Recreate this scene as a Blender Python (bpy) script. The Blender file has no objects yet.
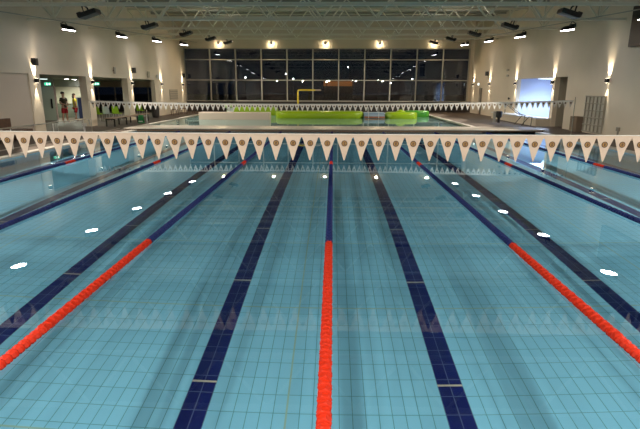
import bpy, bmesh, math, random
from mathutils import Vector, Matrix
random.seed(7)
C = bpy.context.scene
col = C.collection
PI = math.pi

# ------------------------------------------------------------------ camera, world, exposure
cam_d = bpy.data.cameras.new('camera')
cam = bpy.data.objects.new('camera', cam_d); col.objects.link(cam)
cam_d.sensor_width = 36.0
cam_d.lens = 498.08 / 640 * 36.0
cam_d.clip_end = 400
_p, _yw, _r = .2474, .025, .0029
_f = Vector((0, math.cos(_p), -math.sin(_p))); _u = Vector((0, math.sin(_p), math.cos(_p))); _x = Vector((1, 0, 0))
_Z = Matrix.Rotation(_yw, 3, 'Z')
_f, _u, _x = _Z @ _f, _Z @ _u, _Z @ _x
_x2 = math.cos(_r) * _x + math.sin(_r) * _u
_u2 = -math.sin(_r) * _x + math.cos(_r) * _u
_m = Matrix((_x2, _u2, -_f)).transposed().to_4x4()
_m.translation = Vector((.041, -1.592, 2.019))
cam.matrix_world = _m
C.camera = cam

w = bpy.data.worlds.new('night'); C.world = w; w.use_nodes = True
w.node_tree.nodes['Background'].inputs[0].default_value = (.25, .38, .7, 1)
w.node_tree.nodes['Background'].inputs[1].default_value = .012
C.view_settings.view_transform = 'Standard'
C.view_settings.look = 'None'
C.view_settings.gamma = 1
C.view_settings.use_curve_mapping = False
C.view_settings.exposure = 0.0
cy = C.cycles
cy.caustics_reflective = False
cy.caustics_refractive = True
cy.sample_clamp_indirect = 3
cy.max_bounces = 10
cy.diffuse_bounces = 4
cy.use_denoising = True

FLOOD_W = 1800      # lit side floodlights
SPOT_W = 340       # wall spots over the glazing
FLOOD_COL = (1.0, .93, .82)
UP_W = 120          # uplights of the inner row, aimed at the roof
BACK_W = 1080        # floodlights hung over the near end of the pool
WARM = (1.0, .74, .45)

WL, WR, YF, YN = -13.1, 12.2, 43.9, -4.5
PXL, PXR, PYE = -9.7, 9.9, 23.2        # main pool
WZ = -.06                              # water level
DEPTH = 1.62
def chord_z(y): return 4.6 + .0463 * (y - 15.2)
BAY = 5.6
TY = [15.2 + BAY * k for k in range(-3, 5)]

# ------------------------------------------------------------------ materials
def mat(name, c, rough=.6, metal=0, emit=None, es=0, spec=.5):
    m = bpy.data.materials.new(name); m.use_nodes = True
    b = m.node_tree.nodes['Principled BSDF']
    b.inputs['Base Color'].default_value = (*c, 1)
    b.inputs['Roughness'].default_value = rough
    b.inputs['Metallic'].default_value = metal
    b.inputs['Specular IOR Level'].default_value = spec
    if emit:
        b.inputs['Emission Color'].default_value = (*emit, 1)
        b.inputs['Emission Strength'].default_value = es
    return m

def noisy(m, amount=.12, scale=3.0, detail=4):
    nt = m.node_tree; b = nt.nodes['Principled BSDF']
    c = tuple(b.inputs['Base Color'].default_value)
    tc = nt.nodes.new('ShaderNodeTexCoord'); n = nt.nodes.new('ShaderNodeTexNoise')
    n.inputs['Scale'].default_value = scale; n.inputs['Detail'].default_value = detail
    nt.links.new(tc.outputs['Object'], n.inputs['Vector'])
    r = nt.nodes.new('ShaderNodeMapRange')
    r.inputs[1].default_value = .3; r.inputs[2].default_value = .7
    r.inputs[3].default_value = 1 - amount; r.inputs[4].default_value = 1 + amount
    nt.links.new(n.outputs['Fac'], r.inputs[0])
    mx = nt.nodes.new('ShaderNodeVectorMath'); mx.operation = 'SCALE'
    mx.inputs[0].default_value = c[:3]
    nt.links.new(r.outputs[0], mx.inputs['Scale'])
    nt.links.new(mx.outputs[0], b.inputs['Base Color'])
    return m

def grid_mat(name, c1, c2, grout, tx, ty, gw, rough, off=(0, 0), bump=0):
    """stack-bonded tiles laid in the XY plane, tx by ty metres"""
    m = mat(name, c1, rough); nt = m.node_tree; b = nt.nodes['Principled BSDF']
    tc = nt.nodes.new('ShaderNodeTexCoord')
    mp = nt.nodes.new('ShaderNodeMapping'); mp.inputs['Location'].default_value = (off[0], off[1], 0)
    br = nt.nodes.new('ShaderNodeTexBrick'); br.offset = 0; br.squash = 1
    br.inputs['Color1'].default_value = (*c1, 1); br.inputs['Color2'].default_value = (*c2, 1)
    br.inputs['Mortar'].default_value = (*grout, 1)
    br.inputs['Scale'].default_value = 1
    br.inputs['Mortar Size'].default_value = gw; br.inputs['Mortar Smooth'].default_value = .1
    br.inputs['Brick Width'].default_value = tx; br.inputs['Row Height'].default_value = ty
    nt.links.new(tc.outputs['Object'], mp.inputs[0]); nt.links.new(mp.outputs[0], br.inputs[0])
    nt.links.new(br.outputs['Color'], b.inputs['Base Color'])
    return m

M = {}
M['wall'] = noisy(mat('wall_paint', (.76, .67, .53), .75), .04, .7)
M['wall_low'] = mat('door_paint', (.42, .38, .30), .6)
M['panel'] = mat('infill_panel', (.60, .52, .44), .3)
M['roof'] = mat('roof_lining', (.38, .37, .30), .8)
M['steel'] = mat('painted_steel', (.85, .80, .66), .5)
M['duct'] = mat('galvanised', (.40, .38, .32), .6)
M['deck'] = grid_mat('deck_tiles', (.115, .085, .063), (.135, .10, .075), (.07, .055, .045), .3, .3, .006, .6)
M['coping'] = grid_mat('coping_tiles', (.46, .40, .33), (.50, .44, .36), (.28, .24, .2), .25, .25, .006, .35)
M['edge'] = mat('pool_edge_tiles', (.52, .47, .40), .35)
M['face'] = mat('brown_wall_tiles', (.11, .075, .05), .3)
M['tile'] = None
M['chrome'] = mat('brushed_steel', (.6, .58, .55), .3, 1)
M['black'] = mat('black_metal', (.012, .012, .013), .45)
M['white'] = mat('white_plastic', (.75, .73, .68), .4)
M['mull'] = mat('mullion_aluminium', (.50, .47, .40), .4, .2)
M['lens_on'] = mat('lamp_lens', (.8, .8, .8), .3, 0, (1, .93, .95), 30)
M['lens_warm'] = mat('warm_lamp_lens', (.8, .8, .8), .3, 0, (1, .80, .52), 60)
M['lens_off'] = mat('unlit_lamp_glass', (.22, .22, .20), .15)
M['red'] = mat('red_float_plastic', (.43, .017, .002), .6, spec=.25)
M['blue'] = mat('blue_float_plastic', (.002, .011, .095), .55, spec=.3)
M['flag'] = noisy(mat('pennant_fabric', (.54, .435, .355), .8), .05, 8)
M['flagw'] = mat('white_pennant_fabric', (.80, .74, .66), .8)
M['gold'] = mat('emblem_gold', (.30, .16, .04), .6)
M['brown'] = mat('emblem_brown', (.055, .022, .014), .6)
M['lime'] = mat('lime_vinyl', (.27, .41, .006), .3)
M['green'] = mat('green_vinyl', (.05, .25, .015), .3)
M['sign_green'] = mat('green_plastic', (.01, .23, .06), .4)
M['exit'] = mat('exit_green_light', (.02, .3, .15), .4, 0, (.10, 1, .55), .9)
M['exit_w'] = mat('exit_white_light', (.8, .8, .8), .4, 0, (.9, 1, .95), 3)
M['yellow'] = mat('yellow_pipe', (.75, .55, .02), .3)
M['wood'] = noisy(mat('brown_wood', (.10, .05, .03), .5), .25, 6)
M['bench'] = noisy(mat('bench_wood', (.45, .32, .24), .5), .15, 6)
M['bluewall'] = mat('blue_white_wall', (.62, .70, .90), .6)
M['cubby'] = mat('cubby_laminate', (.55, .52, .44), .5)
M['ground'] = noisy(mat('asphalt', (.03, .03, .03), .9), .3, .4)
M['road'] = mat('pale_road', (.25, .24, .20), .9)
M['street'] = mat('street_lamp_glow', (1, 1, 1), .5, 0, (1, .95, .85), 30)
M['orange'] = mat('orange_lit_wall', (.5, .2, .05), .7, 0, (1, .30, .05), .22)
M['skin'] = mat('skin', (.45, .25, .17), .6)
M['hair'] = mat('dark_hair', (.02, .013, .01), .7)
M['hair2'] = mat('brown_hair', (.05, .02, .012), .7)
M['shirt'] = mat('dark_olive_shirt', (.035, .03, .015), .8)
M['shorts'] = mat('red_shorts', (.33, .008, .015), .8)
M['ytop'] = mat('yellow_shirt', (.55, .42, .03), .8)
M['paleblue'] = mat('pale_blue_board', (.35, .42, .5), .5)
M['navy'] = mat('navy_panel', (.03, .04, .12), .5)

def pool_tile_mat():
    m = mat('pool_floor_tiles', (.2, .45, .5), .5); nt = m.node_tree; b = nt.nodes['Principled BSDF']
    L = nt.links; N = nt.nodes.new
    tc = N('ShaderNodeTexCoord')
    br = N('ShaderNodeTexBrick'); br.offset = 0; br.squash = 1
    br.inputs['Color1'].default_value = (.225, .54, .76, 1); br.inputs['Color2'].default_value = (.24, .57, .79, 1)
    br.inputs['Mortar'].default_value = (.085, .28, .37, 1)
    br.inputs['Scale'].default_value = 1; br.inputs['Mortar Size'].default_value = .0042; br.inputs['Mortar Smooth'].default_value = .2
    br.inputs['Brick Width'].default_value = .125; br.inputs['Row Height'].default_value = .25
    L.new(tc.outputs['Object'], br.inputs[0])
    sx = N('ShaderNodeSeparateXYZ'); L.new(tc.outputs['Object'], sx.inputs[0])
    def math_(op, a, bv=None, c=None):
        n = N('ShaderNodeMath'); n.operation = op
        for i, v in enumerate((a, bv, c)):
            if v is None: continue
            if isinstance(v, (int, float)): n.inputs[i].default_value = v
            else: L.new(v, n.inputs[i])
        return n.outputs[0]
    # movement joints: beige bands, across every 2.25 m and along every 5 m
    y = math_('ABSOLUTE', math_('SUBTRACT', math_('MODULO', math_('ADD', sx.outputs[1], 30.0 - 3.0 + 1.125 + .09), 2.25), 1.125 - .0))
    # 30-3+1.125 = 28.125 = 12.5*2.25 -> zero at y = 3 + k*2.25
    jy = math_('LESS_THAN', y, .011)
    x = math_('ABSOLUTE', math_('SUBTRACT', math_('MODULO', math_('ADD', sx.outputs[0], 50.375 + 2.5), 5.0), 2.5))
    jx = math_('LESS_THAN', x, .009)
    j = math_('MAXIMUM', jx, jy)
    mx = N('ShaderNodeMix'); mx.data_type = 'RGBA'
    L.new(j, mx.inputs['Factor']); L.new(br.outputs['Color'], mx.inputs[6]); mx.inputs[7].default_value = (.30, .46, .42, 1)
    L.new(mx.outputs[2], b.inputs['Base Color'])
    return m
M['tile'] = pool_tile_mat()
def lane_tile_mat():
    m = mat('navy_lane_tiles', (.01, .012, .1), .4); nt = m.node_tree; b = nt.nodes['Principled BSDF']
    L = nt.links; N = nt.nodes.new
    tc = N('ShaderNodeTexCoord')
    br = N('ShaderNodeTexBrick'); br.offset = 0; br.squash = 1
    br.inputs['Color1'].default_value = (.004, .008, .11, 1); br.inputs['Color2'].default_value = (.005, .010, .13, 1)
    br.inputs['Mortar'].default_value = (.10, .13, .26, 1)
    br.inputs['Scale'].default_value = 1; br.inputs['Mortar Size'].default_value = .005; br.inputs['Mortar Smooth'].default_value = .2
    br.inputs['Brick Width'].default_value = .125; br.inputs['Row Height'].default_value = .25
    L.new(tc.outputs['Object'], br.inputs[0]); L.new(br.outputs['Color'], b.inputs['Base Color'])
    return m
M['lane'] = lane_tile_mat()

def water_mat():
    m = bpy.data.materials.new('pool_water'); m.use_nodes = True; nt = m.node_tree
    nt.nodes.remove(nt.nodes['Principled BSDF'])
    g = nt.nodes.new('ShaderNodeBsdfGlass'); g.inputs['IOR'].default_value = 1.333; g.inputs['Roughness'].default_value = 0
    g.inputs['Color'].default_value = (.90, .985, 1, 1)
    nt.links.new(g.outputs[0], nt.nodes['Material Output'].inputs['Surface'])
    return m
M['water'] = water_mat()
def pane_mat(name, tint=(.9, .93, .95), ior=1.5):
    m = bpy.data.materials.new(name); m.use_nodes = True; nt = m.node_tree
    nt.nodes.remove(nt.nodes['Principled BSDF'])
    t = nt.nodes.new('ShaderNodeBsdfTransparent'); t.inputs[0].default_value = (*tint, 1)
    g = nt.nodes.new('ShaderNodeBsdfGlossy'); g.inputs['Roughness'].default_value = .015
    fr = nt.nodes.new('ShaderNodeFresnel'); fr.inputs[0].default_value = ior
    mx = nt.nodes.new('ShaderNodeMixShader')
    nt.links.new(fr.outputs[0], mx.inputs[0]); nt.links.new(t.outputs[0], mx.inputs[1]); nt.links.new(g.outputs[0], mx.inputs[2])
    nt.links.new(mx.outputs[0], nt.nodes['Material Output'].inputs['Surface'])
    return m
M['glass'] = pane_mat('window_glass', (.8, .85, .9), 1.75)

# ------------------------------------------------------------------ builders
class MB:
    def __init__(self): self.bm = bmesh.new(); self.mi = 0; self.smooth = False
    def _mark(self, n0):
        self.bm.faces.ensure_lookup_table()
        for f in self.bm.faces[n0:]:
            f.material_index = self.mi; f.smooth = self.smooth
    def box(self, x0, x1, y0, y1, z0, z1, mx=None):
        n0 = len(self.bm.faces)
        vs = [self.bm.verts.new((x, y, z)) for z in (z0, z1) for y in (y0, y1) for x in (x0, x1)]
        if mx is not None:
            for v in vs: v.co = mx @ v.co
        for q in ((0, 2, 3, 1), (4, 5, 7, 6), (0, 1, 5, 4), (2, 6, 7, 3), (0, 4, 6, 2), (1, 3, 7, 5)):
            self.bm.faces.new([vs[i] for i in q])
        self._mark(n0); return self
    def poly(self, pts, thick=None):
        n0 = len(self.bm.faces)
        vs = [self.bm.verts.new(p) for p in pts]
        f = self.bm.faces.new(vs)
        if thick:
            r = bmesh.ops.extrude_face_region(self.bm, geom=[f])
            nv = [g for g in r['geom'] if isinstance(g, bmesh.types.BMVert)]
            for v in nv: v.co += Vector(thick)
        self._mark(n0); return self
    def tube(self, pts, r, n=8, cap=True):
        n0 = len(self.bm.faces)
        pts = [Vector(p) for p in pts]; rings = []
        rr = r if isinstance(r, (list, tuple)) else [r] * len(pts)
        for i, p in enumerate(pts):
            a = pts[max(0, i - 1)]; b = pts[min(len(pts) - 1, i + 1)]
            d = (b - a).normalized()
            up = Vector((0, 0, 1)) if abs(d.z) < .95 else Vector((1, 0, 0))
            s = d.cross(up).normalized(); t = s.cross(d)
            rings.append([self.bm.verts.new(p + rr[i] * (math.cos(2 * PI * k / n) * s + math.sin(2 * PI * k / n) * t)) for k in range(n)])
        for a, b in zip(rings, rings[1:]):
            for k in range(n): self.bm.faces.new((a[k], a[(k + 1) % n], b[(k + 1) % n], b[k]))
        if cap:
            self.bm.faces.new(rings[0][::-1]); self.bm.faces.new(rings[-1])
        self._mark(n0); return self
    def lathe(self, prof, n=16, mx=None, axis='Z'):
        """prof: (radius, height) pairs"""
        n0 = len(self.bm.faces); rings = []
        for r, h in prof:
            ring = []
            for k in range(n):
                a = 2 * PI * k / n; c, s = max(r, 1e-4) * math.cos(a), max(r, 1e-4) * math.sin(a)
                p = Vector((c, s, h)) if axis == 'Z' else (Vector((c, h, s)) if axis == 'Y' else Vector((h, c, s)))
                if mx is not None: p = mx @ p
                ring.append(self.bm.verts.new(p))
            rings.append(ring)
        for a, b in zip(rings, rings[1:]):
            for k in range(n): self.bm.faces.new((a[k], a[(k + 1) % n], b[(k + 1) % n], b[k]))
        self.bm.faces.new(rings[0][::-1]); self.bm.faces.new(rings[-1])
        self._mark(n0); return self
    def ball(self, c, r, sx=1, sy=1, sz=1, u=12, v=8):
        n0 = len(self.bm.faces)
        mx = Matrix.Translation(c) @ Matrix.Diagonal((r * sx, r * sy, r * sz, 1))
        bmesh.ops.create_uvsphere(self.bm, u_segments=u, v_segments=v, radius=1, matrix=mx)
        self._mark(n0); return self
    def build(self, name, m, parent=None, kind=None, loc=None, bevel=0, label=None, fix=True):
        if fix: bmesh.ops.recalc_face_normals(self.bm, faces=self.bm.faces[:])
        me = bpy.data.meshes.new(name); self.bm.to_mesh(me); self.bm.free()
        for x in (m if isinstance(m, (list, tuple)) else [m]): me.materials.append(x)
        o = bpy.data.objects.new(name, me); col.objects.link(o)
        if loc is not None: o.location = loc
        if parent is not None: o.parent = parent
        if kind: o['kind'] = kind
        if label: o['label'] = label
        if bevel:
            b = o.modifiers.new('bevel', 'BEVEL'); b.width = bevel; b.segments = 2; b.limit_method = 'ANGLE'
        return o

def tag(o, label, cat, group=None, kind=None):
    o['label'] = label; o['category'] = cat
    if group: o['group'] = group
    if kind: o['kind'] = kind
    return o
def thing(name, loc, label, cat, group=None, rz=0):
    o = bpy.data.objects.new(name, None); col.objects.link(o)
    o.empty_display_size = .1; o.location = loc; o.rotation_euler = (0, 0, rz)
    return tag(o, label, cat, group)
def dup(root, loc, rz, label, group=None):
    r = root.copy(); col.objects.link(r); r.location = loc; r.rotation_euler = (0, 0, rz); r['label'] = label
    if group: r['group'] = group
    for ch in list(root.children):
        c = ch.copy(); col.objects.link(c); c.parent = r
        for g in list(ch.children):
            d = g.copy(); col.objects.link(d); d.parent = c
    return r
def box(name, m, x0, x1, y0, y1, z0, z1, kind='structure', bevel=0, parent=None):
    return MB().box(x0, x1, y0, y1, z0, z1).build(name, m, parent, kind, bevel=bevel)

# ------------------------------------------------------------------ shell
# deck around the pools (one slab cut out around both pools)
SPL, SPR = -10.1, 7.35                  # second pool, wider at its near side
SY0, SY1 = 25.15, 40.5
d = MB()
for a in ((-26, PXL - .28, YN, PYE), (PXR + .28, WR + 3, YN, PYE), (PXL - .28, PXR + .28, YN, -.3),
          (-26, SPL, PYE, 44.2), (SPR, WR + 3, PYE, 44.2), (SPL, SPR, SY1, 44.2)):
    d.box(a[0], a[1], a[2], a[3], -.25, 0)
floor = d.build('floor', M['deck'], kind='structure')

# pool basin
b_ = MB()
b_.box(PXL - .2, PXR + .2, -.2, PYE + .1, WZ - DEPTH - .2, WZ - DEPTH)
pool_floor = b_.build('pool_floor', M['tile'], kind='structure')
pool_walls = [box('wall_pool_' + n, M['tile'], *q, WZ - DEPTH, -.05) for n, q in (('left', (PXL - .2, PXL, -.2, PYE + .1)), ('right', (PXR, PXR + .2, -.2, PYE + .1)), ('near', (PXL, PXR, -.2, 0)), ('far', (PXL, PXR, PYE, PYE + .1)))]
e_ = MB()
e_.box(PXL - .3, PXL, -.3, PYE, -.052, .012); e_.box(PXR, PXR + .3, -.3, PYE, -.052, .012); e_.box(PXL, PXR, -.3, 0, -.052, .012)
e_.build('trim_1', M['edge'], kind='structure', bevel=.008)
# drainage strip on the left deck
box('trim_2', M['edge'], -11.0, -10.86, 2, 24, .0, .008)
# cross wall between the two pools
x_ = MB(); x_.box(-10.3, 10.3, PYE, SY0, -.4, .06)
cw = x_.build('wall_between_pools', M['face'], kind='structure')
box('trim_3', M['coping'], -10.35, 10.35, PYE - .03, SY0 + .03, .06, .10, bevel=.01)
water = MB(); water.smooth = True
water.poly([(PXL, 0, WZ), (PXR, 0, WZ), (PXR, PYE, WZ), (PXL, PYE, WZ)])
water = water.build('pool_water', M['water'], fix=False)
tag(water, 'still clear water filling the main lap pool', 'water', kind='stuff')

# lane markings on the pool floor: eight navy lines with T ends
for k in range(8):
    x = -8.75 + 2.5 * k
    l = MB()
    l.box(x - .125, x + .125, 1.9, PYE - 2.0, WZ - DEPTH, WZ - DEPTH + .002)
    l.box(x - .5, x + .5, 1.65, 1.9, WZ - DEPTH, WZ - DEPTH + .002)
    l.box(x - .5, x + .5, PYE - 2.0, PYE - 1.75, WZ - DEPTH, WZ - DEPTH + .002)
    l.mi = 1
    for q in range(9):
        yy = 2.91 + 2.25 * q
        if yy < PYE - 2: l.box(x - .125, x + .125, yy - .014, yy + .014, WZ - DEPTH + .002, WZ - DEPTH + .003)
    l.build('trim_lane_line', [M['lane'], M['edge']], kind='structure')

# side walls ----------------------------------------------------------
wl = MB()
Hs = 2.62
wl.box(WL - .3, WL, YN, YF + .3, Hs, 9.0)                # upper left wall
wl.box(WL - .3, WL, 36.0, YF + .3, 0, Hs)                # solid end
wl.box(WL - .3, WL, YN, 15.0, 0, Hs)
wl.build('wall_left', M['wall'], kind='structure')
box('wall_left_infill', M['panel'], WL - .25, WL - .06, 15.0, 20.38, 0, Hs)
for a, b in ((20.38, 21.2), (25.5, 26.32), (31.0, 31.85)):
    box('wall_left_column', M['wall'], WL - .38, WL, a, b, 0, Hs)
wr = MB()
wr.box(WR, WR + .25, YN, YF + .3, Hs + .05, 9.0)
wr.box(WR, WR + .25, YN, 25.5, 0, Hs + .05)
wr.box(WR, WR + .25, 26.95, 27.3, 0, Hs + .05)
wr.box(WR, WR + .25, 27.3, 32.8, 0, .30)
wr.box(WR, WR + .25, 32.8, 40.6, 0, Hs + .05)
wr.box(WR, WR + .25, 40.6, 41.5, 2.12, Hs + .05)
wr.box(WR, WR + .25, 41.5, YF + .3, 0, Hs + .05)
wr.build('wall_right', M['wall'], kind='structure')
# recess beside the blue room, door recess, the blue lit room
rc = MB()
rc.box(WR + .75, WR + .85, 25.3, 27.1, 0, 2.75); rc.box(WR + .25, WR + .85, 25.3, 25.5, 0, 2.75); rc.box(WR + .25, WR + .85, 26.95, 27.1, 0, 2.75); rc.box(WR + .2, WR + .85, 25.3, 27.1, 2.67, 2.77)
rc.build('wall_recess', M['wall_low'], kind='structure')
br = MB()
br.box(WR + 3, WR + 3.1, 27.1, 33, 0, 2.8); br.box(WR + .25, WR + 3, 27.12, 27.28, 0, 2.8); br.box(WR + .25, WR + 3, 32.82, 32.98, 0, 2.8)
br.box(WR + .25, WR + 3, 27.2, 32.9, 2.72, 2.8)
br.build('wall_blue_room', M['bluewall'], kind='structure')
# end wall
we = MB()
box('wall_end_dado', mat('dark_dado_tiles', (.045, .035, .028), .4), -26, WR + .3, YF, YF + .3, 0, .92)
we.box(WL - .3, WR + .3, YF, YF + .3, 5.42, 9.0)
we.box(-26, WL, YF, YF + .3, 2.1, 2.8)
we.build('wall_end', M['wall'], kind='structure')
wb = MB(); wb.box(WL - .3, WR + .3, YN - .2, YN, 0, 9.0)
wb.build('wall_back', M['wall'], kind='structure')
# roof
rf = MB()
z0, z1 = chord_z(YN) + 1.75, chord_z(YF) + 1.75
rf.poly([(WL - .3, YN - .2, z0), (WR + .3, YN - .2, z0), (WR + .3, YF + .3, z1), (WL - .3, YF + .3, z1)], (0, 0, .15))
rf.build('ceiling', M['roof'], kind='structure')
for k in range(20):
    y = YN + 1.6 + k * 2.45
    if y > YF - .3: break
    zz = chord_z(y) + 1.75
    box('ceiling_purlin', M['roof'], WL, WR, y - .06, y + .06, zz - .16, zz - .0)

# end glazing ---------------------------------------------------------
gx0, gx1 = WL + .02, WR - .38
box('wall_end_pier', M['wall'], WR - .36, WR, YF, YF + .3, .92, 5.42)
bay = (gx1 - gx0) / 11
zs = (.95, 2.74, 4.47, 5.42)
wnd = thing('window_1', (0, YF, 0), 'tall mullioned night glazing across the end wall', 'window'); wnd['kind'] = 'structure'
for i in range(12):
    x = gx0 + bay * i; MB().box(x - .05, x + .05, -.09, .09, .93, 5.42).build('mullion', M['mull'], wnd)
for z, n in ((.95, 'sill'), (2.74, 'transom'), (4.47, 'transom'), (5.40, 'head_rail')):
    MB().box(gx0, gx1, -.07, .07, z - .04, z + .04).build(n, M['mull'], wnd)
for i in range(11):
    for j in range(3):
        x0 = gx0 + bay * i + .05
        MB().box(x0, x0 + bay - .1, -.012, .012, zs[j] + .04, zs[j + 1] - .04).build('pane', M['glass'], wnd)

# ------------------------------------------------------------------ left room
lr = MB()
lr.box(-26, WL - .3, 15, 44.2, 2.62, 2.75)
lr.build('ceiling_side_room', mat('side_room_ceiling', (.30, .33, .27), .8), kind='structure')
lw = MB()
lw.box(-26.2, -26, 15, 44.2, 0, 2.7)
lw.box(-26, WL - .3, 14.9, 15, 0, 2.7)
lw.build('wall_side_room', M['wall'], kind='structure')
box('wall_side_room_door_wall', mat('pale_green_wall', (.38, .42, .34), .6), -26, -17.75, 30.6, 30.75, 0, 2.62)
box('wall_side_room_rear', mat('cream_wall', (.66, .62, .48), .6), -26, -17.25, 34.4, 34.55, 0, 2.1)
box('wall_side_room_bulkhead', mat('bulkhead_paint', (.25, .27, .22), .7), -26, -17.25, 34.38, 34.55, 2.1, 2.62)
w2 = thing('window_2', (0, YF, 0), 'dark window beyond the side room', 'window'); w2['kind'] = 'structure'
for i in range(6):
    x = -21.0 + i * 1.5
    MB().box(x - .04, x + .04, -.08, .08, .92, 2.1).build('mullion', M['mull'], w2)
MB().box(-21.6, WL - .3, -.012, .012, .92, 2.1).build('pane', M['glass'], w2)
box('wall_side_room_end', M['wall'], -26, -21.6, YF, YF + .3, .92, 2.1)

# ------------------------------------------------------------------ outside
box('ground', M['ground'], -90, 90, 44.3, 220, -.6, -.5)
box('road', M['road'], -12, 10, 78, 82, -.5, -.49)
def street_lamp(x, y, h, label, m='street'):
    t = thing('street_lamp', (x, y, -.5), label, 'street lamp', 'street lamps outside in the dark')
    MB().tube([(0, 0, 0), (0, 0, h)], .07, 6).build('pole', M['black'], t)
    MB().ball((0, 0, h), .10).build('lamp_head', M[m], t)
for x, y, h, s in ((-13.9, 80, 4.2, 'beyond the fourth bay from the left'), (-9.3, 100, 5.3, 'just left of the yellow arch top'), (-6.3, 80, 4.0, 'above the yellow arch corner'),
                (-1.0, 80, 3.6, 'beside the left end of the orange lit building'), (3.1, 80, 3.8, 'before the orange building at its right'),
                (3.2, 110, 7.0, 'tall, behind the orange lit building'), (8.0, 90, 4.0, 'first one right of the orange lit building'), (10.8, 95, 3.6, 'second one right of the orange lit building'), (14.0, 90, 4.2, 'third one right of the orange lit building')):
    street_lamp(x, y, h, 'glowing street lamp outside, ' + s)
hb = thing('building', (1.0, 96, -.5), 'low orange lit building in the dark beyond the end windows', 'building')
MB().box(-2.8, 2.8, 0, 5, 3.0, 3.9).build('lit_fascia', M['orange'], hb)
MB().box(-2.8, 2.8, 0.3, 5, 0, 3.0).build('wall', M['ground'], hb)
MB().box(-3, 3, -.2, 5.2, 3.9, 4.1).build('roof', M['black'], hb)

# ------------------------------------------------------------------ trusses
def make_truss():
    t = thing('roof_truss', (0, 0, 0), '', 'truss', 'grey steel roof trusses')
    H = 1.5; W0, W1 = WL + .02, WR - .02; n = 11; p = (W1 - W0) / n
    MB().box(W0, W1, -.06, .06, -.05, .05).build('bottom_chord', M['steel'], t)
    MB().box(W0, W1, -.07, .07, H - .06, H + .06).build('top_chord', M['steel'], t)
    for i in range(n):
        c = W0 + p * (i + .5)
        for s in (-1, 1):
            MB().tube([(c, 0, .03), (c + s * p * .5, 0, H - .03)], .042, 6).build('web_bar', M['steel'], t)
        if i in (0, n - 1): MB().tube([(c, 0, .03), (c, 0, H)], .045, 6).build('web_bar', M['steel'], t)
    return t
tr0 = make_truss()
names = {15.2: 'nearest roof truss in view, its white bottom chord along the top of the picture',
         20.8: 'second roof truss from the top of the picture', 26.4: 'third roof truss, midway down the hall',
         32.0: 'fourth roof truss, second from the end glazing', 37.6: 'fifth roof truss, last one before the end glazing'}
for i, y in enumerate(TY):
    lab = names.get(round(y, 1), 'roof truss above the near part of the pool, outside the picture')
    if round(y, 1) not in names and y < 15 : 
        if y < -3: continue
    if i >= 7 and round(y, 1) not in names: continue
    if tr0['label'] == '':
        tr0.location = (0, y, chord_z(y)); tr0['label'] = lab
    else:
        dup(tr0, (0, y, chord_z(y)), 0, lab)
# lengthways conduit carrying the side floodlights
for x, s in ((-11.4, 'left'), (9.9, 'right')):
    yy0, yy1 = 3, 42
    c_ = MB().tube([(x, yy0, chord_z(yy0) - .1), (x, yy1, chord_z(yy1) - .1)], .02, 6)
    tag(c_.build('lighting_rail', M['duct']), 'thin steel rail carrying the lit floodlights along the ' + s + ' side', 'rail')

# ------------------------------------------------------------------ floodlights
def make_flood(kind):
    """kind on: oval dish tilted to the pool; off: bigger boxy head"""
    t = thing('floodlight', (0, 0, 0), '', 'floodlight', 'lit side floodlights' if kind else 'unlit floodlights')
    s = 1 if kind else 1.15
    if kind:
        tilt = Matrix.Rotation(math.radians(6), 4, 'Y')
        h = MB(); h.smooth = True
        h.lathe([(.10, .15), (.17, .13), (.26, .05), (.30, 0), (.29, -.02)], 20, tilt)
        h.build('housing', M['black'], t)
        MB().lathe([(.265, -.022), (.265, -.035)], 20, tilt).build('lens', M['lens_on'], t)
        y = MB()
        for q in (-1, 1): y.tube([(-.10, q * .29, .02), (-.20, q * .26, .22), (-.16, 0, .32)], .018, 6)
        y.build('yoke', M['black'], t)
        MB().box(-.32, -.10, -.10, .10, .06, .20, tilt).build('ballast_box', M['black'], t, bevel=.02)
    else:
        tilt = Matrix.Rotation(math.radians(17), 4, 'Y') @ Matrix.Diagonal((.82, .82, 1.25, 1))
        h = MB(); h.box(-.38, .38, -.27, .27, -.05, .07, tilt)
        h.build('housing', M['black'], t, bevel=.03)
        MB().box(-.28, .24, -.20, .20, -.058, -.05, tilt).build('lens', M['lens_off'], t)
        MB().box(.28, .46, -.12, .12, .0, .12, tilt).build('ballast_box', M['black'], t, bevel=.02)
        y = MB()
        for q in (-1, 1): y.tube([(.08, q * .21, .0), (.14, q * .18, .22), (.16, 0, .27)], .028, 6)
        y.build('yoke', M['black'], t)
    return t
on0 = make_flood(True); off0 = make_flood(False)
def light(name, loc, energy, colr, direction, spot=None, blend=.6, size=.15, kind='SPOT', caustic=True):
    ld = bpy.data.lights.new(name, kind); ld.energy = energy; ld.color = colr
    if kind == 'SPOT': ld.spot_size = spot; ld.spot_blend = blend
    ld.shadow_soft_size = size
    try: ld.cycles.is_caustics_light = caustic
    except Exception: pass
    o = bpy.data.objects.new(name, ld); col.objects.link(o); o.location = loc
    o.rotation_euler = Vector(direction).to_track_quat('-Z', 'Y').to_euler()
    return o
ordn = ['first (nearest)', 'second', 'third', 'fourth (farthest)']
first = True
for x, side, rz in ((-11.4, 'left', 0), (9.9, 'right', PI)):
    for k in range(-3, 5):
        y = 15.35 + BAY * k
        if k == 4: y = 38.2
        if y < 3: continue
        z = chord_z(y) - .40
        lab = ('lit floodlight on the %s side, %s of four in view' % (side, ordn[k - 1])) if k >= 1 else 'lit floodlight above the near pool on the %s side, outside the picture' % side
        if first: o = on0; o.location = (x, y, z); o.rotation_euler = (0, 0, rz); o['label'] = lab; first = False
        else: dup(on0, (x, y, z), rz, lab)
        s = 1 if x < 0 else -1
        light('flood_lamp', (x + s * .02, y, z - .09), FLOOD_W, FLOOD_COL, (s * 1.1, .30, -1), math.radians(79), .10, .12)
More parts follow.
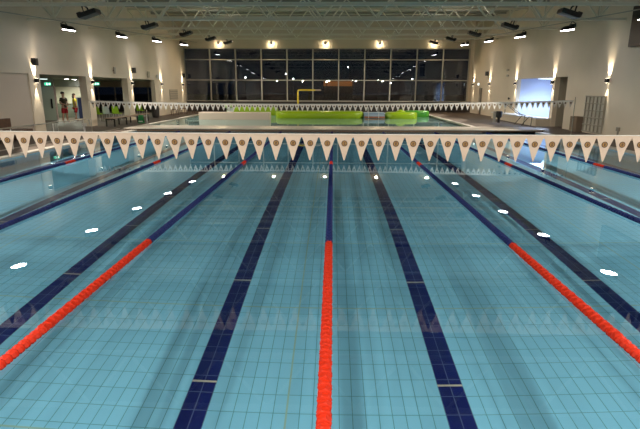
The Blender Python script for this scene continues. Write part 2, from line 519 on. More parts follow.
first = True
ordn = ['nearest and largest', 'second nearest', 'third', 'fourth', 'farthest']
for x, side, rz in ((-7.9, 'left', PI), (7.5, 'right', 0)):
    for k in range(5):
        y = 15.5 + BAY * k; z = chord_z(y) - .27
        lab = 'unlit black floodlight of the inner %s row, %s' % (side, ordn[k])
        if first: o = off0; o.location = (x, y, z); o.rotation_euler = (0, 0, rz); o['label'] = lab; first = False
        else: dup(off0, (x, y, z), rz, lab)
        light('uplight_lamp', (x, y, z + .12), UP_W, (1, .97, .85), (0, 0, 1), math.radians(115), 1, .2, caustic=False)
# warm spots on the end wall above the glazing
ordn = ['leftmost', 'second from the left', 'middle', 'second from the right', 'rightmost']
sp0 = None
for k, x in enumerate((-9.94, -5.33, -.66, 4.03, 8.66)):
    lab = 'round warm spotlight on the wall over the end glazing, ' + ordn[k] + ' of five'
    if sp0 is None:
        sp0 = thing('wall_spotlight', (x, YF - .3, 5.82), lab, 'spotlight', 'warm spotlights over the end glazing')
        MB().lathe([(.05, .16), (.11, .13), (.14, .0), (.13, -.03)], 16, Matrix.Rotation(math.radians(60), 4, 'X')).build('housing', M['white'], sp0)
        MB().lathe([(.12, -.031), (.12, -.045)], 16, Matrix.Rotation(math.radians(60), 4, 'X')).build('lens', M['lens_warm'], sp0)
        MB().tube([(0, .1, .08), (0, .3, .08)], .03, 6).build('bracket', M['white'], sp0)
    else: dup(sp0, (x, YF - .3, 5.82), 0, lab)
    light('spot_lamp', (x, YF - .42, 5.72), SPOT_W, WARM, (0, -.7, -.75), math.radians(150), .5, .1)
    # the row hung over the near end of the pool
    dup(on0, (x, -1.4, chord_z(-1.4) - .40), PI / 2, 'lit floodlight over the near end of the pool, outside the picture')
    light('near_lamp', (x, -1.4, chord_z(-1.4) - .5), BACK_W, (1, .90, .76), (0, .45, -1), math.radians(140), .4, .10)

# ------------------------------------------------------------------ sconces
sc0 = None
def sconce(x, y, z, lab, rz):
    global sc0
    if sc0 is None:
        sc0 = thing('wall_sconce', (x, y, z), lab, 'wall light', 'up and down wall lights')
        MB().box(.03, .14, -.09, .09, -.09, .09).build('housing', M['black'], sc0, bevel=.01)
        MB().box(0, .03, -.05, .05, -.05, .05).build('wall_plate', M['black'], sc0)
        MB().box(.045, .125, -.07, .07, .091, .095).box(.045, .125, -.07, .07, -.095, -.091).build('lens', mat('sconce_lens', (.8, .8, .8), .4, 0, (1, .85, .65), 10), sc0)
        sc0.rotation_euler = (0, 0, rz)
    else: dup(sc0, (x, y, z), rz, lab)
    s = 1 if rz == 0 else -1
    light('sconce_up', (x + s * .10, y, z + .14), 230, (1, .84, .62), (-s * .38, 0, 1), math.radians(62), .8, .02, caustic=False)
    light('sconce_down', (x + s * .10, y, z - .14), 130, (1, .84, .62), (-s * .10, 0, -1), math.radians(40), .6, .02, caustic=False)
ordn = ['nearest', 'second', 'third', 'fourth', 'farthest']
for k, y in enumerate((20.8, 26.1, 31.65, 37.4, 42.9)): sconce(WL, y, 2.33, 'small up and down light on the left wall, %s of five' % ordn[k], 0)
for k, y in enumerate((21.5, 27.15, 33.0, 38.7, 43.3)): sconce(WR, y, 2.40, 'small up and down light on the right wall, %s of five' % ordn[k], PI)

# ------------------------------------------------------------------ lane ropes
R_F = .051; PITCH = .08
def float_mesh(name, m):
    f = MB(); f.smooth = False
    n = 18; prof = [(.25, -.034), (.60, -.033), (.90, -.028), (1.0, -.018), (.93, 0), (1.0, .018), (.90, .028), (.60, .033), (.25, .034)]
    rings = []
    for r, h in prof:
        ring = []
        for k in range(n):
            a = 2 * PI * k / n
            rr = R_F * r * (1 + (.07 if r > .9 else 0) * math.cos(6 * a))
            ring.append(f.bm.verts.new((rr * math.cos(a), h, rr * math.sin(a))))
        rings.append(ring)
    for a, b in zip(rings, rings[1:]):
        for k in range(n): f.bm.faces.new((a[k], b[k], b[(k + 1) % n], a[(k + 1) % n]))
    f.bm.faces.new(rings[0]); f.bm.faces.new(rings[-1][::-1])
    o = f.build(name, m); me = o.data; bpy.data.objects.remove(o); return me
me_red = float_mesh('red_float', M['red']); me_blue = float_mesh('blue_float', M['blue'])
NF = int(22.8 / PITCH)
def is_red(y): return y < 5.0 or 12.15 < y < 12.75
rope_lab = {-3: 'lane rope next to the left pool edge', -2: 'second lane rope from the left pool edge', -1: 'lane rope just left of the central one',
            0: 'central lane rope running straight away from the camera', 1: 'lane rope just right of the central one',
            2: 'second lane rope from the right pool edge', 3: 'lane rope next to the right pool edge'}
start = {0: .8, -1: 2.2, 1: 2.2, -2: 6.2, 2: 6.2, -3: 9.6, 3: 9.6}
for k in range(-3, 4):
    t = thing('lane_rope', (2.5 * k, 0, WZ + .012), 'blue and red float ' + rope_lab[k], 'lane rope', 'lane ropes')
    MB().tube([(0, .02, 0), (0, PYE - .02, 0)], .006, 6).build('cable', M['chrome'], t)
    i0 = int(start[k] / PITCH); rest = [i for i in range(NF) if not (i0 <= i < i0 + 100)]
    for i in range(i0, i0 + 100):
        y = .2 + i * PITCH
        me = me_red if is_red(y) else me_blue
        o = bpy.data.objects.new('float', me); col.objects.link(o); o.parent = t
        o.location = (0, y, 0); o.rotation_euler = (0, (i * .5) % (PI / 3), 0)
        o['label'] = 'red disc float' if is_red(y) else 'blue disc float'
    s = MB()
    for i in rest:
        y = .2 + i * PITCH
        s.mi = 0 if is_red(y) else 1
        s.lathe([(R_F * .5, y - .036), (R_F, y - .026), (R_F * .65, y), (R_F, y + .026), (R_F * .5, y + .036)], 8, axis='Y')
    s.build('remaining_floats', [M['red'], M['blue']], t, kind='stuff')

# ------------------------------------------------------------------ pennant lines
def pennant_line(name, Y, x0, x1, pitch, zf, hang, lab, mflag, phase):
    t = thing(name, (0, Y, 0), lab, 'flag line')
    n = int((x1 - x0) / pitch)
    s = MB()
    s.tube([(x0 + pitch * i, 0, zf(x0 + pitch * i)) for i in range(0, n + 1)], .006, 6)
    s.build('cord', M['white'], t)
    ba = MB()
    for i in range(n):
        xa, xb = x0 + pitch * i, x0 + pitch * (i + 1)
        za, zb = zf(xa), zf(xb)
        ba.poly([(xa, .002, za), (xb, .002, zb), (xb, .002, zb - .045), (xa, .002, za - .045)], (0, .004, 0))
    ba.build('hem_band', mflag, t)
    for i in range(n):
        xc = x0 + pitch * (i + .5); z = zf(xc); sw = random.uniform(-.008, .008); lean = random.uniform(-.03, .02)
        fl = MB()
        g = .49 * pitch
        fl.poly([(-g, 0, -.03), (g, 0, -.03), (g * .5 + sw * .5, lean * .5 + .004, -.03 - hang * .45), (.006 + sw, lean, -hang), (-.006 + sw, lean, -hang), (-g * .5 + sw * .5, lean * .5 + .004, -.03 - hang * .45)], (0, -.002, 0))
        f = fl.build('pennant', mflag, t, loc=(xc, 0, z))
        em = MB(); cz = -.125 * hang / .36; r = .042 * hang / .36
        em.mi = 0; em.lathe([(r, 0), (r, -.0015)], 16, Matrix.Translation((0, -.004 + lean * .25, cz)) , axis='Y')
        em.mi = 1; em.lathe([(r * .74, 0), (r * .74, -.0025)], 14, Matrix.Translation((0, -.004 + lean * .25, cz)), axis='Y')
        em.mi = 0
        q = r * .86; yy = -.0072 + lean * .25
        em.box(-q * .28, q * .02, yy - .0005, yy, cz - q * .5, cz + q * .55)
        em.box(-q * .28, q * .42, yy - .0005, yy, cz - q * .55, cz - q * .28)
        em.box(q * .12, q * .40, yy - .0005, yy, cz + q * .0, cz + q * .5)
        em.build('emblem', [M['brown'], M['gold']], f)
    return t
sag = lambda x: 1.415 + .0022 * x * x * .25 - .0015 * x
pennant_line('flag_line', 5.3, -10.2 + .158, 10.4, .2355, sag, .36, 'near line of beige triangular pennants with round brown emblems across the lanes', M['flag'], 0)
sag2 = lambda x: 1.39 + .0014 * x * x + .0050 * x
far_line = pennant_line('flag_line', 20.0, -10.36, 10.1, .2247, sag2, .30, 'far line of small white triangular pennants near the end of the lap pool', M['flagw'], 0)
for x in (-10.40, 10.14):
    t = thing('flag_post', (x, 20.0, 0), 'slim steel post holding the %s end of the far pennant line' % ('left' if x < 0 else 'right'), 'post')
    MB().tube([(0, 0, .02), (0, 0, sag2(x) + .03)], .012, 8).build('pole', M['duct'], t)
    MB().lathe([(.06, .0), (.06, .02)], 12).build('base_flange', M['chrome'], t)

# ------------------------------------------------------------------ second pool with water play
wz2 = .055
p2 = MB(); p2.poly([(SPL - .1, SY0 - .1, -.6), (SPR + .3, SY0 - .1, -.6), (SPR + .3, SY1 + .1, -.6), (SPL - .1, SY1 + .1, -.6)], (0, 0, -.1))
pool2 = p2.build('pool_floor', grid_mat('shallow_pool_tiles', (.45, .62, .58), (.48, .65, .60), (.3, .45, .42), .25, .25, .006, .4), kind='structure')
ex = MB()
ex.box(SPL - .25, SPL, SY0, SY1, -.6, .10); ex.box(SPR, SPR + .25, SY0, SY1, -.6, .10); ex.box(SPL, SPR, SY1, SY1 + .25, -.6, .10)
pw2 = ex.build('trim_4', M['edge'], kind='structure', bevel=.01)
wt2 = MB(); wt2.smooth = True
wt2.poly([(SPL, SY0, wz2), (SPR, SY0, wz2), (SPR, SY1, wz2), (SPL, SY1, wz2)])
water2 = wt2.build('pool_water', M['water'], fix=False)
tag(water2, 'shallow water of the leisure pool behind the lap pool', 'water', kind='stuff')
# rounded wall sections
def capsule(name, x0, x1, y, depth, h, m, lab, cat, base=-.6, grp=None):
    t = MB(); t.smooth = True
    n = 8; r = depth / 2; out = []
    def ring(ins, z):
        pts = []
        for k in range(n + 1):
            a = -PI / 2 + PI * k / n; pts.append((x1 - r + (r - ins) * math.cos(a), y + (r - ins) * math.sin(a), z))
        for k in range(n + 1):
            a = PI / 2 + PI * k / n; pts.append((x0 + r + (r - ins) * math.cos(a), y + (r - ins) * math.sin(a), z))
        return [t.bm.verts.new(p) for p in pts]
    e = min(.16, h * .5)
    rings = [ring(0, base), ring(0, h - e), ring(e * .13, h - e * .5), ring(e * .5, h - e * .13), ring(e, h)]
    for a, b in zip(rings, rings[1:]):
        for k in range(len(a)): t.bm.faces.new((a[k], a[(k + 1) % len(a)], b[(k + 1) % len(a)], b[k]))
    t.bm.faces.new(rings[0][::-1]); t.bm.faces.new(rings[-1])
    t._mark(0)
    return tag(t.build(name, m), lab, cat, grp)
capsule('padded_barrier', -3.98, 2.17, 34.1, 1.6, .50, M['lime'], 'long lime green padded wall with rounded left end in the leisure pool', 'padded wall', grp='green padded pool walls')
short_wall = capsule('padded_barrier', 3.66, 5.9, 33.9, 1.2, .46, M['lime'], 'short lime green padded wall right of the steps, with a small dome on top', 'padded wall', grp='green padded pool walls')
capsule('padded_barrier', 5.3, 7.2, 36.4, 1.2, .46, M['green'], 'darker green padded wall at the right end, behind the lime one', 'padded wall', grp='green padded pool walls')
capsule('padded_barrier', -8.2, -4.2, 37.6, 1.0, .66, M['lime'], 'lime green padded wall behind the cream block', 'padded wall', grp='green padded pool walls')
dm = MB(); dm.smooth = True; dm.ball((4.75, 33.9, .44), .34, 1, 1, .55)
dm.build('dome', M['lime'], short_wall)
wbk = MB(); wbk.box(-8.75, -4.1, 31.4, 32.2, -.6, .50)
tag(wbk.build('tiled_block', mat('cream_tiles', (.62, .50, .40), .4), bevel=.03), 'cream tiled low wall block at the left of the leisure pool', 'low wall')
# water feature on the left
ft = thing('fountain', (-7.6, 36.0, -.6), 'pale mushroom fountain with grey tubs behind the cream block', 'fountain')
MB().lathe([(.25, 0), (.25, 1.25)], 14).build('stem', M['white'], ft)
cp = MB(); cp.smooth = True; cp.lathe([(.15, 1.20), (.5, 1.25), (.46, 1.40), (.25, 1.52), (.02, 1.56)], 18)
cp.build('cap', mat('pale_green_shell', (.45, .55, .25), .4), ft)
# yellow arch
ya = thing('water_arch', (-2.5, 35.3, -.6), 'yellow pipe arch standing in the leisure pool', 'water feature')
pts = [(0, 0, 0), (0, 0, 2.40)] + [(.12 - .12 * math.cos(a), 0, 2.40 + .12 * math.sin(a)) for a in (PI / 6, PI / 3, PI / 2)] + [(1.25, 0, 2.52)]
ar = MB(); ar.smooth = True; ar.tube(pts, .055, 10); ar.build('bent_pipe', M['yellow'], ya)
ar = MB(); ar.tube([(1.25, 0, 2.52), (1.65, 0, 2.52)], .05, 10); ar.build('spout', M['bench'], ya)
# steps between padded walls
st = thing('pool_steps', (2.9, 33.8, -.6), 'blue tiled steps with a terracotta edge and two steel handrails between the lime walls', 'steps')
MB().box(-.7, .7, -.1, .8, 0, 1.02).box(-.7, .7, -.5, -.1, 0, .85).build('step_block', mat('grey_blue_tiles', (.25, .34, .42), .4), st)
MB().box(-.7, .7, -.55, -.5, .68, .78).build('terracotta_edge', mat('terracotta', (.35, .13, .06), .6), st)
for s in (-.42, .27):
    MB().tube([(s, -.6, .0), (s, -.6, 1.25), (s, -.4, 1.35), (s, .5, 1.35), (s, .6, 1.0)], .022, 8).build('handrail', M['chrome'], st)

# ------------------------------------------------------------------ right side furniture
# low platform with rails in front of the blue room
pf = thing('ramp_platform', (11.9, 30.6, 0), 'low cream platform with a white top below the blue lit opening', 'platform')
MB().box(-.5, .29, -3.6, 4.5, 0, .38).build('base', M['wall'], pf)
MB().box(-.54, .29, -3.64, 4.54, .38, .46).build('top_slab', M['white'], pf)
hr = thing('handrail', (11.6, 29.6, .46), 'dark steel double handrail sloping across the blue lit opening', 'handrail')
for s in (0, .35):
    MB().tube([(0, 3.3 - s * 1.5, .62), (0, .9 - s * 1.5, .06), (0, .1 - s * 1.5, .04)], .02, 8).build('rail', M['black'], hr)
MB().tube([(0, 3.3, 0), (0, 3.3, .62)], .02, 8).build('post', M['black'], hr)
for i, (y, s) in enumerate(((28.6, 'left'), (27.5, 'right'))):
    t = thing('grab_rail', (11.15, y, 0), 'dark A shaped grab rail standing before the platform, %s one' % s, 'grab rail', 'grab rails before the platform')
    MB().tube([(-.25, .3, 0), (.02, 0, .5), (.12, -.2, .5), (0, -.45, 0)], .02, 8).build('bent_rail', M['black'], t)
# cubby shelf
cb = thing('cubby_shelf', (WR, 22.30, 0), 'pale wall cubby shelf with five rows of small compartments', 'shelf unit')
cubd = mat('cubby_frame', (.38, .35, .28), .5)
MB().box(-.03, -.005, -.86, .86, .08, 1.74).build('back_panel', M['cubby'], cb)
sh = MB()
for k in range(6): MB().box(-.11, -.03, -.87, .87, .065 + k * .325, .115 + k * .325).build('shelf_board', cubd, cb)
for k in range(6):
    y = -.86 + k * .344; y = min(y, .845); MB().box(-.09, -.03, y - .016, y + .016, .105, 1.72).build('divider', cubd, cb)
# pole and box
t = thing('storage_box', (12.02, 23.6, 0), 'brown box with a tall thin pole beside the cubby shelf', 'box')
MB().box(-.17, .17, -.34, -.07, 0, .74).box(-.17, .17, .07, .34, 0, .74).box(-.14, .17, -.07, .07, 0, .66).build('body', mat('brown_box', (.22, .16, .11), .6), t, bevel=.01)
MB().tube([(-.19, 0, 0), (-.19, 0, 1.66)], .018, 8).build('pole', M['duct'], t)
t = MB().box(WR - .06, WR - .003, 20.05, 20.28, .30, .46).box(WR - .04, WR - .003, 20.12, 20.21, .12, .30)
tag(t.build('outlet_box', mat('grey_box', (.3, .27, .22), .5), bevel=.006), 'small grey outlet box low on the right wall', 'outlet box')
# scoreboard
sb = thing('scoreboard', (WR, 18.6, 0), 'dark scoreboard high on the right wall at the picture edge', 'scoreboard')
MB().box(-.16, 0, -1.6, 1.5, 3.7, 5.25).build('frame', mat('dark_brown_frame', (.03, .022, .02), .5), sb)
MB().box(-.17, -.16, -1.5, 1.4, 3.8, 5.15).build('screen', M['black'], sb)
# bin
bn = thing('waste_bin', (10.35, 30.2, 0), 'black bin on a stand beside the right deck platform', 'bin')
MB().box(-.07, .07, -.06, .06, 0, .34).build('stand', M['black'], bn)
MB().lathe([(.13, .30), (.18, .36), (.20, .66), (.17, .70)], 14).build('bucket', M['black'], bn)
MB().box(-.34, -.20, -.07, .07, 0, .68).build('grey_post', M['duct'], bn)
# speakers and boxes on walls
def wall_box(name, x, y, z, sx, sy, sz, m, lab, cat, grp=None):
    s = 1 if x < 0 else -1
    t = thing(name, (x, y, z), lab, cat, grp)
    MB().box(min(0, s * .06), max(0, s * .06), -.03, .03, -.03, .03).build('bracket', M['black'], t)
    MB().box(min(s * .06, s * (.06 + sx)), max(s * .06, s * (.06 + sx)), -sy / 2, sy / 2, -sz / 2, sz / 2).build('case', m, t, bevel=.015)
    return t
wall_box('loudspeaker', WL, 20.7, 3.12, .20, .22, .30, M['black'], 'black loudspeaker above the nearest left wall light', 'loudspeaker', 'black wall loudspeakers')
wall_box('loudspeaker', WL, 31.8, 3.14, .20, .28, .34, M['black'], 'black loudspeaker above the third left wall light', 'loudspeaker', 'black wall loudspeakers')
wall_box('loudspeaker', WL, 43.0, 3.10, .20, .26, .34, M['black'], 'black loudspeaker near the left corner of the glazing', 'loudspeaker', 'black wall loudspeakers')
wall_box('loudspeaker', WR, 39.2, 3.2, .20, .28, .32, M['black'], 'black loudspeaker above the fourth right wall light', 'loudspeaker', 'black wall loudspeakers')
wall_box('wall_sensor', WL, 29.0, 3.04, .06, .22, .38, M['wall_low'], 'pale rectangular sensor on the left wall between two openings', 'sensor')
wall_box('framed_wall_box', WL, 34.6, 2.95, .08, .34, .42, M['wall_low'], 'grey framed wall box left of the white one', 'wall box')  # plain framed box on the wall, not a clock
wall_box('wall_cabinet', WL, 36.4, 2.85, .10, .34, .30, M['white'], 'small white box on the left wall past the third opening', 'wall box')
wall_box('wall_sensor', WR, 34.6, 3.30, .08, .26, .14, M['duct'], 'upper small grey box on the right wall', 'sensor')
wall_box('wall_sensor', WR, 34.55, 2.94, .08, .22, .14, M['duct'], 'lower small grey box on the right wall', 'sensor')
wall_box('wall_switch', WR, 33.95, 1.40, .05, .16, .14, M['black'], 'small dark switch on the wall left of the blue opening', 'switch')
def exit_sign(x, y, z, lab, m, rz):
    t = thing('exit_sign', (x, y, z), lab, 'exit sign', 'lit exit signs', rz)
    MB().box(-.20, .20, -.02, .02, -.10, .10).build('housing', M['white'], t)
    MB().box(-.18, .18, -.026, -.02, -.085, .085).build('lit_panel', m, t)
    f = M['exit_w'] if m is M['exit'] else M['exit']
    g = MB()
    # running figure: head, body, legs, and an arrow
    g.ball((-.03, -.028, .055), .016, 1, .1, 1, 8, 6)
    g.box(-.045, -.018, -.029, -.026, -.01, .04)
    g.poly([(-.045, -.027, -.01), (-.09, -.027, -.06), (-.07, -.027, -.065), (-.02, -.027, -.01)])
    g.poly([(-.03, -.027, -.01), (.01, -.027, -.04), (-.005, -.027, -.07), (-.018, -.027, -.068), (-.008, -.027, -.045), (-.045, -.027, -.012)])
    g.poly([(.06, -.027, .02), (.11, -.027, .02), (.11, -.027, .05), (.16, -.027, 0), (.11, -.027, -.05), (.11, -.027, -.02), (.06, -.027, -.02)])
    g.build('running_figure', f, t, fix=False)
exit_sign(-17.95, 30.4, 2.26, 'green lit exit sign over the door in the first left opening', M['exit'], .3)
exit_sign(-16.05, 33.0, 2.30, 'green lit exit sign hanging in the second left opening', M['exit'], .25)
exit_sign(WR - .05, 41.6, 2.42, 'white lit exit sign above the doorway at the far end of the right wall', M['exit_w'], -PI / 2)
dr = thing('door_1', (WR + .15, 41.05, 0), 'olive door in the right wall', 'door'); dr['kind'] = 'structure'
MB().box(-.03, .03, -.42, .42, 0, 2.1).build('door_leaf', mat('olive_door', (.16, .14, .10), .5), dr)
MB().tube([(-.04, -.34, 1.0), (-.09, -.34, 1.0), (-.09, -.22, 1.0)], .012, 6).build('door_handle', M['chrome'], dr)
# ventilation louvre left wall end
lv = thing('wall_vent', (WL, 40.3, 1.5), 'louvred vent low on the left wall before the corner', 'vent')
MB().box(0, .03, -1.05, 1.05, -.42, .42).build('backing', M['wall_low'], lv)
for k in range(5):
    MB().box(.03, .07, -1.0, 1.0, -.38 + k * .18, -.35 + k * .18).build('slat', M['wall'], lv)

# ------------------------------------------------------------------ left deck things
# long bench under the second opening
bt = thing('long_bench', (-11.95, 27.9, 0), 'long slatted bench along the left wall by the second opening', 'bench')
for k in range(3): MB().box(-.24 + k * .17, -.09 + k * .17, -2.7, 2.7, .42, .46).build('seat_slat', M['bench'], bt)
for y in (-2.5, -.9, .8, 2.5):
    MB().box(-.26, -.20, y - .03, y + .03, 0, .42).box(.18, .24, y - .03, y + .03, 0, .42).box(-.26, .24, y - .02, y + .02, .36, .42).build('leg_frame', M['black'], bt)
# chairs in the side room
def chair(x, y, rz, m, lab, grp):
    t = thing('plastic_chair', (x, y, 0), lab, 'chair', grp, rz)
    MB().box(-.22, .22, -.22, .22, .42, .46).build('seat', m, t, bevel=.01)
    MB().poly([(-.22, .2, .46), (.22, .2, .46), (.19, .28, .90), (-.19, .28, .90)], (0, .03, 0)).build('backrest', m, t)
    for sx in (-.19, .19):
        for sy in (-.19, .19): MB().tube([(sx, sy, 0), (sx * .9, sy * .9, .42)], .014, 6).build('leg', M['chrome'], t)
lm, lwc = mat('lime_chair_plastic', (.35, .60, .03), .4), mat('white_chair_plastic', (.6, .65, .65), .4)
chair(-14.75, 30.0, PI, lm, 'lime plastic chair left of the white one behind the long bench', 'chairs behind the long bench')
chair(-14.3, 30.4, PI, lwc, 'white plastic chair between two lime ones behind the long bench', 'chairs behind the long bench')
chair(-13.85, 30.75, PI, lm, 'lime plastic chair right of the white one behind the long bench', 'chairs behind the long bench')
chair(-14.0, 35.2, PI, lm, 'lime plastic chair in the third left opening', 'chairs behind the long bench')
# brown chairs by the end of the left wall
for k, (x, y) in enumerate(((-12.2, 37.4), (-12.0, 39.0), (-11.8, 40.5))):
    t = thing('wooden_chair', (x, y, 0), 'brown wooden chair by the end of the left wall, %s of three' % ('nearest', 'middle', 'farthest')[k], 'chair', 'brown chairs by the left wall', -.9)
    MB().box(-.22, .22, -.22, .22, .42, .46).build('seat', M['wood'], t)
    MB().box(-.22, .22, .19, .22, .62, .70).box(-.22, .22, .19, .22, .78, .86).build('backrest', M['wood'], t)
    for sx in (-.2, .2):
        MB().box(sx - .02, sx + .02, .18, .22, 0, .88).build('leg', M['wood'], t)
        MB().box(sx - .02, sx + .02, -.22, -.18, 0, .42).build('leg', M['wood'], t)
# green floor sign
gs = thing('floor_sign', (-11.35, 28.2, 0), 'small green folding floor sign with a white strip on the left deck', 'sign')
MB().poly([(-.16, -.12, .0), (.16, -.12, 0), (.13, -.02, .48), (-.13, -.02, .48)], (0, .015, 0)).build('front_board', M['sign_green'], gs)
MB().poly([(-.16, .12, .0), (.16, .12, 0), (.13, .02, .48), (-.13, .02, .48)], (0, -.015, 0)).build('rear_board', M['sign_green'], gs)
MB().poly([(-.12, -.112, .08), (.12, -.112, .08), (.118, -.10, .14), (-.118, -.10, .14)], (0, -.006, 0)).build('white_strip', M['white'], gs)
# dark bin left
bn = thing('waste_bin', (-12.6, 34.3, 0), 'dark bin with a domed lid by the left wall past the bench', 'bin')
MB().lathe([(.20, 0), (.25, .08), (.27, .62), (.25, .64)], 16).build('body', mat('dark_bin', (.03, .022, .02), .5), bn)
c_ = MB(); c_.smooth = True; c_.lathe([(.26, .64), (.22, .76), (.10, .86), (.02, .88)], 16); c_.build('lid', M['black'], bn)
# handrail into leisure pool at left
hr = thing('handrail', (-10.6, 27.2, 0), 'steel handrail sloping down to the leisure pool beside the green sign', 'handrail')
MB().tube([(-.6, 1.6, 0), (-.6, 1.6, .75), (.4, -1.2, .30), (.5, -1.4, 0)], .022, 8).build('rail', M['chrome'], hr)
# left foreground rail
hr = thing('handrail', (-10.75, 0, 0), 'long steel handrail on the left deck', 'handrail')
MB().tube([(0, 11.5, .72), (0, 20.2, .72), (.0, 20.5, .66), (0, 20.55, .45)], .024, 8).build('top_rail', M['chrome'], hr)
for y in (12.5, 15.0, 17.6, 20.0):
    MB().tube([(0, y, 0), (0, y, .72)], .02, 8).build('post', M['chrome'], hr)
# tall post with small white notice
np_ = thing('notice_post', (-11.5, 21.6, 0), 'small white notice on a short post on the left deck', 'sign')
MB().tube([(0, 0, 0), (0, 0, .44)], .015, 8).build('post', M['chrome'], np_)
MB().box(-.10, .10, -.02, .0, .30, .44).build('board', M['white'], np_)
hp = MB().tube([(-12.6, 21.3, 0), (-12.6, 21.3, 1.75)], .013, 8)
tag(hp.build('tall_pole', M['duct']), 'tall thin grey pole in front of the two people', 'pole')
# brown lounge bench against the infill panel
lb = thing('brown_bench', (-12.4, 16.0, 0), 'dark brown bench with a high back at the left picture edge', 'bench')
MB().box(-.5, -.36, -2.2, 2.2, .1, .85).build('backrest', M['wood'], lb, bevel=.02)
MB().box(-.36, .25, -2.2, 2.6, .30, .42).build('seat', M['wood'], lb, bevel=.02)
for y in (-2.0, 0, 2.0): MB().box(-.3, .2, y - .04, y + .04, 0, .3).build('leg', M['wood'], lb)

# ------------------------------------------------------------------ side room contents
dl = thing('door_2', (-18.2, 30.55, 0), 'pale door in the side room', 'door'); dl['kind'] = 'structure'
MB().box(-.5, .5, -.04, .04, 0, 2.1).build('door_leaf', mat('pale_door', (.50, .53, .44), .5), dl)
MB().box(.26, .36, -.07, -.04, .75, 1.35).build('door_handle', M['black'], dl)
MB().box(.52, .60, -.06, .04, 0, 2.15).build('door_frame', mat('pink_frame', (.42, .30, .27), .5), dl)
for k, (x, y) in enumerate(((-17.85, 32.6), (-18.0, 33.9))):
    t = thing('ceiling_downlight', (x, y, 2.62), 'round ceiling downlight in the side room, %s one' % ('nearer', 'farther')[k], 'downlight', 'side room downlights')
    MB().lathe([(.17, -.03), (.17, 0)], 16).build('trim_ring', M['white'], t)
    MB().lathe([(.14, -.036), (.14, -.031)], 16).build('lens', M['lens_on'], t)
t = thing('strip_light', (-18.2, 29.6, 2.55), 'long white strip light on the side room ceiling', 'strip light', rz=.4)
MB().box(-.65, .65, -.06, .06, .0, .06).build('housing', M['white'], t)
MB().box(-.62, .62, -.05, .05, -.01, .0).build('lens', mat('strip_glow', (.8, .8, .8), .4, 0, (.8, 1, .95), 6), t)
for x, y, e in ((-16.5, 24.0, 250), (-18.3, 32.4, 300), (-15.6, 29.5, 150), (-16.0, 38.5, 250)):
    light('room_lamp', (x, y, 2.45), e, (.93, 1, .82), (0, 0, -1), math.radians(165), .6, .25, caustic=False)
ad = thing('advert_board', (-16.75, 31.6, 0), 'pale and blue standing board right of the two people', 'board')
MB().box(-.30, .0, -.03, .03, .05, 1.42).build('pale_panel', M['paleblue'], ad)
MB().box(.0, .32, -.03, .03, .05, 1.42).build('blue_panel', M['navy'], ad)
ct = thing('counter', (-18.4, 33.9, 0), 'grey green counter behind the two people', 'counter')
MB().box(-1.8, 1.3, -.3, .3, 0, .95).build('body', mat('counter_paint', (.16, .17, .13), .6), ct)
MB().box(-1.85, 1.35, -.35, .35, .95, 1.0).build('top', M['wall_low'], ct)

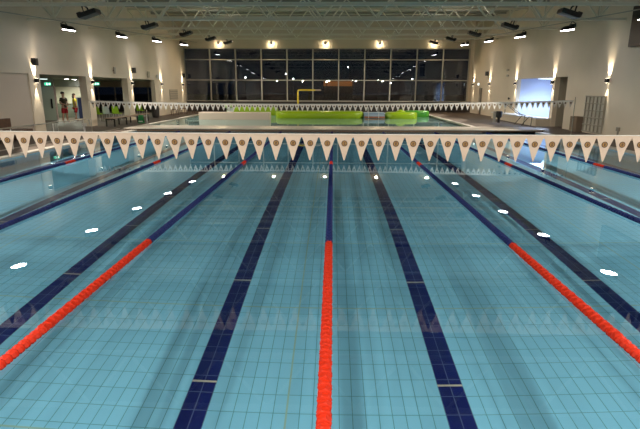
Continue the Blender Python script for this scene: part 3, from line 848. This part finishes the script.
# ------------------------------------------------------------------ people
def skin_body(name, joints, edges, m, parent, mod=2, label=None):
    me = bpy.data.meshes.new(name)
    keys = list(joints); idx = {k: i for i, k in enumerate(keys)}
    me.from_pydata([joints[k][0] for k in keys], [(idx[a], idx[b]) for a, b in edges], [])
    o = bpy.data.objects.new(name, me); col.objects.link(o); me.materials.append(m)
    s = o.modifiers.new('skin', 'SKIN'); s.use_smooth_shade = True
    for i, k in enumerate(keys):
        r = joints[k][1]
        sv = me.skin_vertices[0].data[i]
        sv.radius = (r, r) if isinstance(r, (int, float)) else r
        sv.use_root = (i == 0)
    sb_ = o.modifiers.new('sub', 'SUBSURF'); sb_.levels = mod; sb_.render_levels = mod
    if parent: o.parent = parent
    if label: o['label'] = label
    return o
def person(name, loc, rz, lab, arm_pose, shirt, hairm, long_hair, sc):
    t = thing(name, loc, lab, 'person', rz=rz); t.scale = (sc,) * 3
    J = {'pel': ((0, 0, .93), (.15, .11)), 'wst': ((0, 0, 1.08), (.135, .10)), 'chs': ((0, .0, 1.30), (.165, .115)), 'nkb': ((0, .01, 1.44), .075), 'nk': ((0, 0, 1.50), .055), 'hd0': ((0, -.01, 1.58), .075), 'hd': ((0, -.01, 1.66), (.08, .095)), 'hd2': ((0, 0, 1.73), .06)}
    E = [('pel', 'wst'), ('wst', 'chs'), ('chs', 'nkb'), ('nkb', 'nk'), ('nk', 'hd0'), ('hd0', 'hd'), ('hd', 'hd2')]
    for s, q in ((-1, 'l'), (1, 'r')):
        J['hip' + q] = ((s * .09, 0, .86), .095); J['kn' + q] = ((s * .11, -.03 * s, .47), .062); J['an' + q] = ((s * .12, .02 - .06 * s, .09), .042); J['ft' + q] = ((s * .14, -.13 - .06 * s, .035), .035)
        sh, el, wr = arm_pose[q]
        J['sh' + q] = (sh, .062); J['el' + q] = (el, .042); J['wr' + q] = (wr, .028)
        E += [('pel', 'hip' + q), ('hip' + q, 'kn' + q), ('kn' + q, 'an' + q), ('an' + q, 'ft' + q), ('chs', 'sh' + q), ('sh' + q, 'el' + q), ('el' + q, 'wr' + q)]
    hand_dirs = {}
    body = skin_body('body', J, E, M['skin'], t)
    # hands: palm and five fingers grown as one skin
    for q in 'lr':
        _, el, wr = arm_pose[q]
        d_ = (Vector(wr) - Vector(el)).normalized(); side = d_.cross(Vector((0, 1, 0)))
        side = side.normalized() if side.length > .1 else Vector((1, 0, 0)); nrm = side.cross(d_)
        w_ = Vector(wr)
        H = {'p0': (tuple(w_), .024), 'p1': (tuple(w_ + d_ * .05), .03)}
        EE = [('p0', 'p1')]
        for i, ln in enumerate((.062, .075, .07, .055)):
            o_ = (i - 1.5) * .019
            H['a%d' % i] = (tuple(w_ + d_ * .085 + side * o_), .010); H['b%d' % i] = (tuple(w_ + d_ * (.085 + ln * .6) + side * o_ * 1.1 + nrm * .012), .009); H['c%d' % i] = (tuple(w_ + d_ * (.085 + ln) + side * o_ * 1.1 + nrm * .03), .008)
            EE += [('p1', 'a%d' % i), ('a%d' % i, 'b%d' % i), ('b%d' % i, 'c%d' % i)]
        H['t0'] = (tuple(w_ + d_ * .045 - side * .04), .011); H['t1'] = (tuple(w_ + d_ * .085 - side * .055 + nrm * .01), .009)
        EE += [('p0', 't0'), ('t0', 't1')]
        skin_body('hand', H, EE, M['skin'], t, 1)
    # clothes
    JS = {'chs': ((0, 0, 1.28), (.17, .12)), 'wst': ((0, 0, 1.08), (.15, .115)), 'hem': ((0, 0, .90), (.165, .13)), 'hm2': ((0, 0, .84), (.165, .13)), 'nkb': ((0, .01, 1.43), (.10, .09))}
    ES = [('chs', 'wst'), ('wst', 'hem'), ('hem', 'hm2'), ('chs', 'nkb')]
    for q in 'lr':
        sh, el, wr = arm_pose[q]
        JS['s' + q] = (sh, .078); JS['m' + q] = (tuple(Vector(sh).lerp(Vector(el), .7)), .062)
        ES += [('chs', 's' + q), ('s' + q, 'm' + q)]
    skin_body('shirt', JS, ES, shirt, t)
    JP = {'pel': ((0, 0, .93), (.155, .12))}
    EP = []
    for s, q in ((-1, 'l'), (1, 'r')):
        JP['h' + q] = ((s * .09, 0, .80), .105); JP['k' + q] = ((s * .115, -.025 * s, .52), .10); EP += [('pel', 'h' + q), ('h' + q, 'k' + q)]
    skin_body('shorts', JP, EP, M['shorts'], t)
    hb_ = MB(); hb_.smooth = True
    hb_.ball((0, .02, 1.70), .105, .95, 1.05, .85)
    if long_hair: hb_.ball((0, .07, 1.58), .10, .95, .7, 1.4)
    hb_.build('hair', hairm, t)
    fc = MB(); fc.smooth = True
    fc.ball((0, -.115, 1.645), .018, .8, 1, 1.3, 8, 6); fc.build('nose', M['skin'], t)
    for s in (-1, 1):
        MB().ball((s * .032, -.10, 1.668), .012, 1.2, .6, .8, 8, 6).build('eye', M['black'], t)
        MB().ball((s * .083, 0, 1.65), .025, .4, .8, 1.1, 8, 6).build('ear', M['skin'], t)
    MB().ball((0, -.10, 1.605), .025, 1.1, .4, .3, 8, 6).build('mouth', mat('lips', (.35, .1, .09), .6), t)
    return t
poseA = {'l': ((-.20, 0, 1.40), (-.27, .03, 1.13), (-.10, -.20, 1.05)), 'r': ((.20, 0, 1.40), (.28, .02, 1.13), (.16, -.20, 1.06))}
poseB = {'l': ((-.18, 0, 1.40), (-.24, .05, 1.14), (-.22, -.05, .90)), 'r': ((.18, 0, 1.40), (.25, .04, 1.14), (.20, -.12, .93))}
person('person', (-15.95, 28.3, 0), 1.35, 'person in a dark shirt and red shorts standing in the first left opening', poseA, M['shirt'], M['hair'], False, 1.02)
person('person', (-16.2, 30.1, 0), PI * .75, 'person with long hair in a yellow shirt and red shorts', poseB, M['ytop'], M['hair2'], True, .95)

# ------------------------------------------------------------------ blue room lamp (cool ceiling light)
t = thing('ceiling_light', (WR + 1.6, 30.05, 2.72), 'cool white ceiling panel inside the blue lit opening', 'ceiling light')
MB().box(-.6, .6, -2.0, 2.0, -.05, 0).build('housing', M['white'], t)
MB().box(-.56, .56, -1.96, 1.96, -.06, -.05).build('diffuser', mat('cool_diffuser', (.8, .8, .8), .4, 0, (.62, .78, 1), 5), t)
light('blue_room_lamp', (WR + 1.4, 30.0, 2.5), 900, (.60, .76, 1), (0, 0, -1), math.radians(170), .5, .4, caustic=False)

# ------------------------------------------------------------------ light through the water onto the tiles
for o in (water, water2):
    o.cycles.is_caustics_caster = True
for o in (pool_floor, *pool_walls, pool2):
    o.cycles.is_caustics_receiver = True
for o in col.objects:
    if o.name.startswith('trim_lane_line'): o.cycles.is_caustics_receiver = True
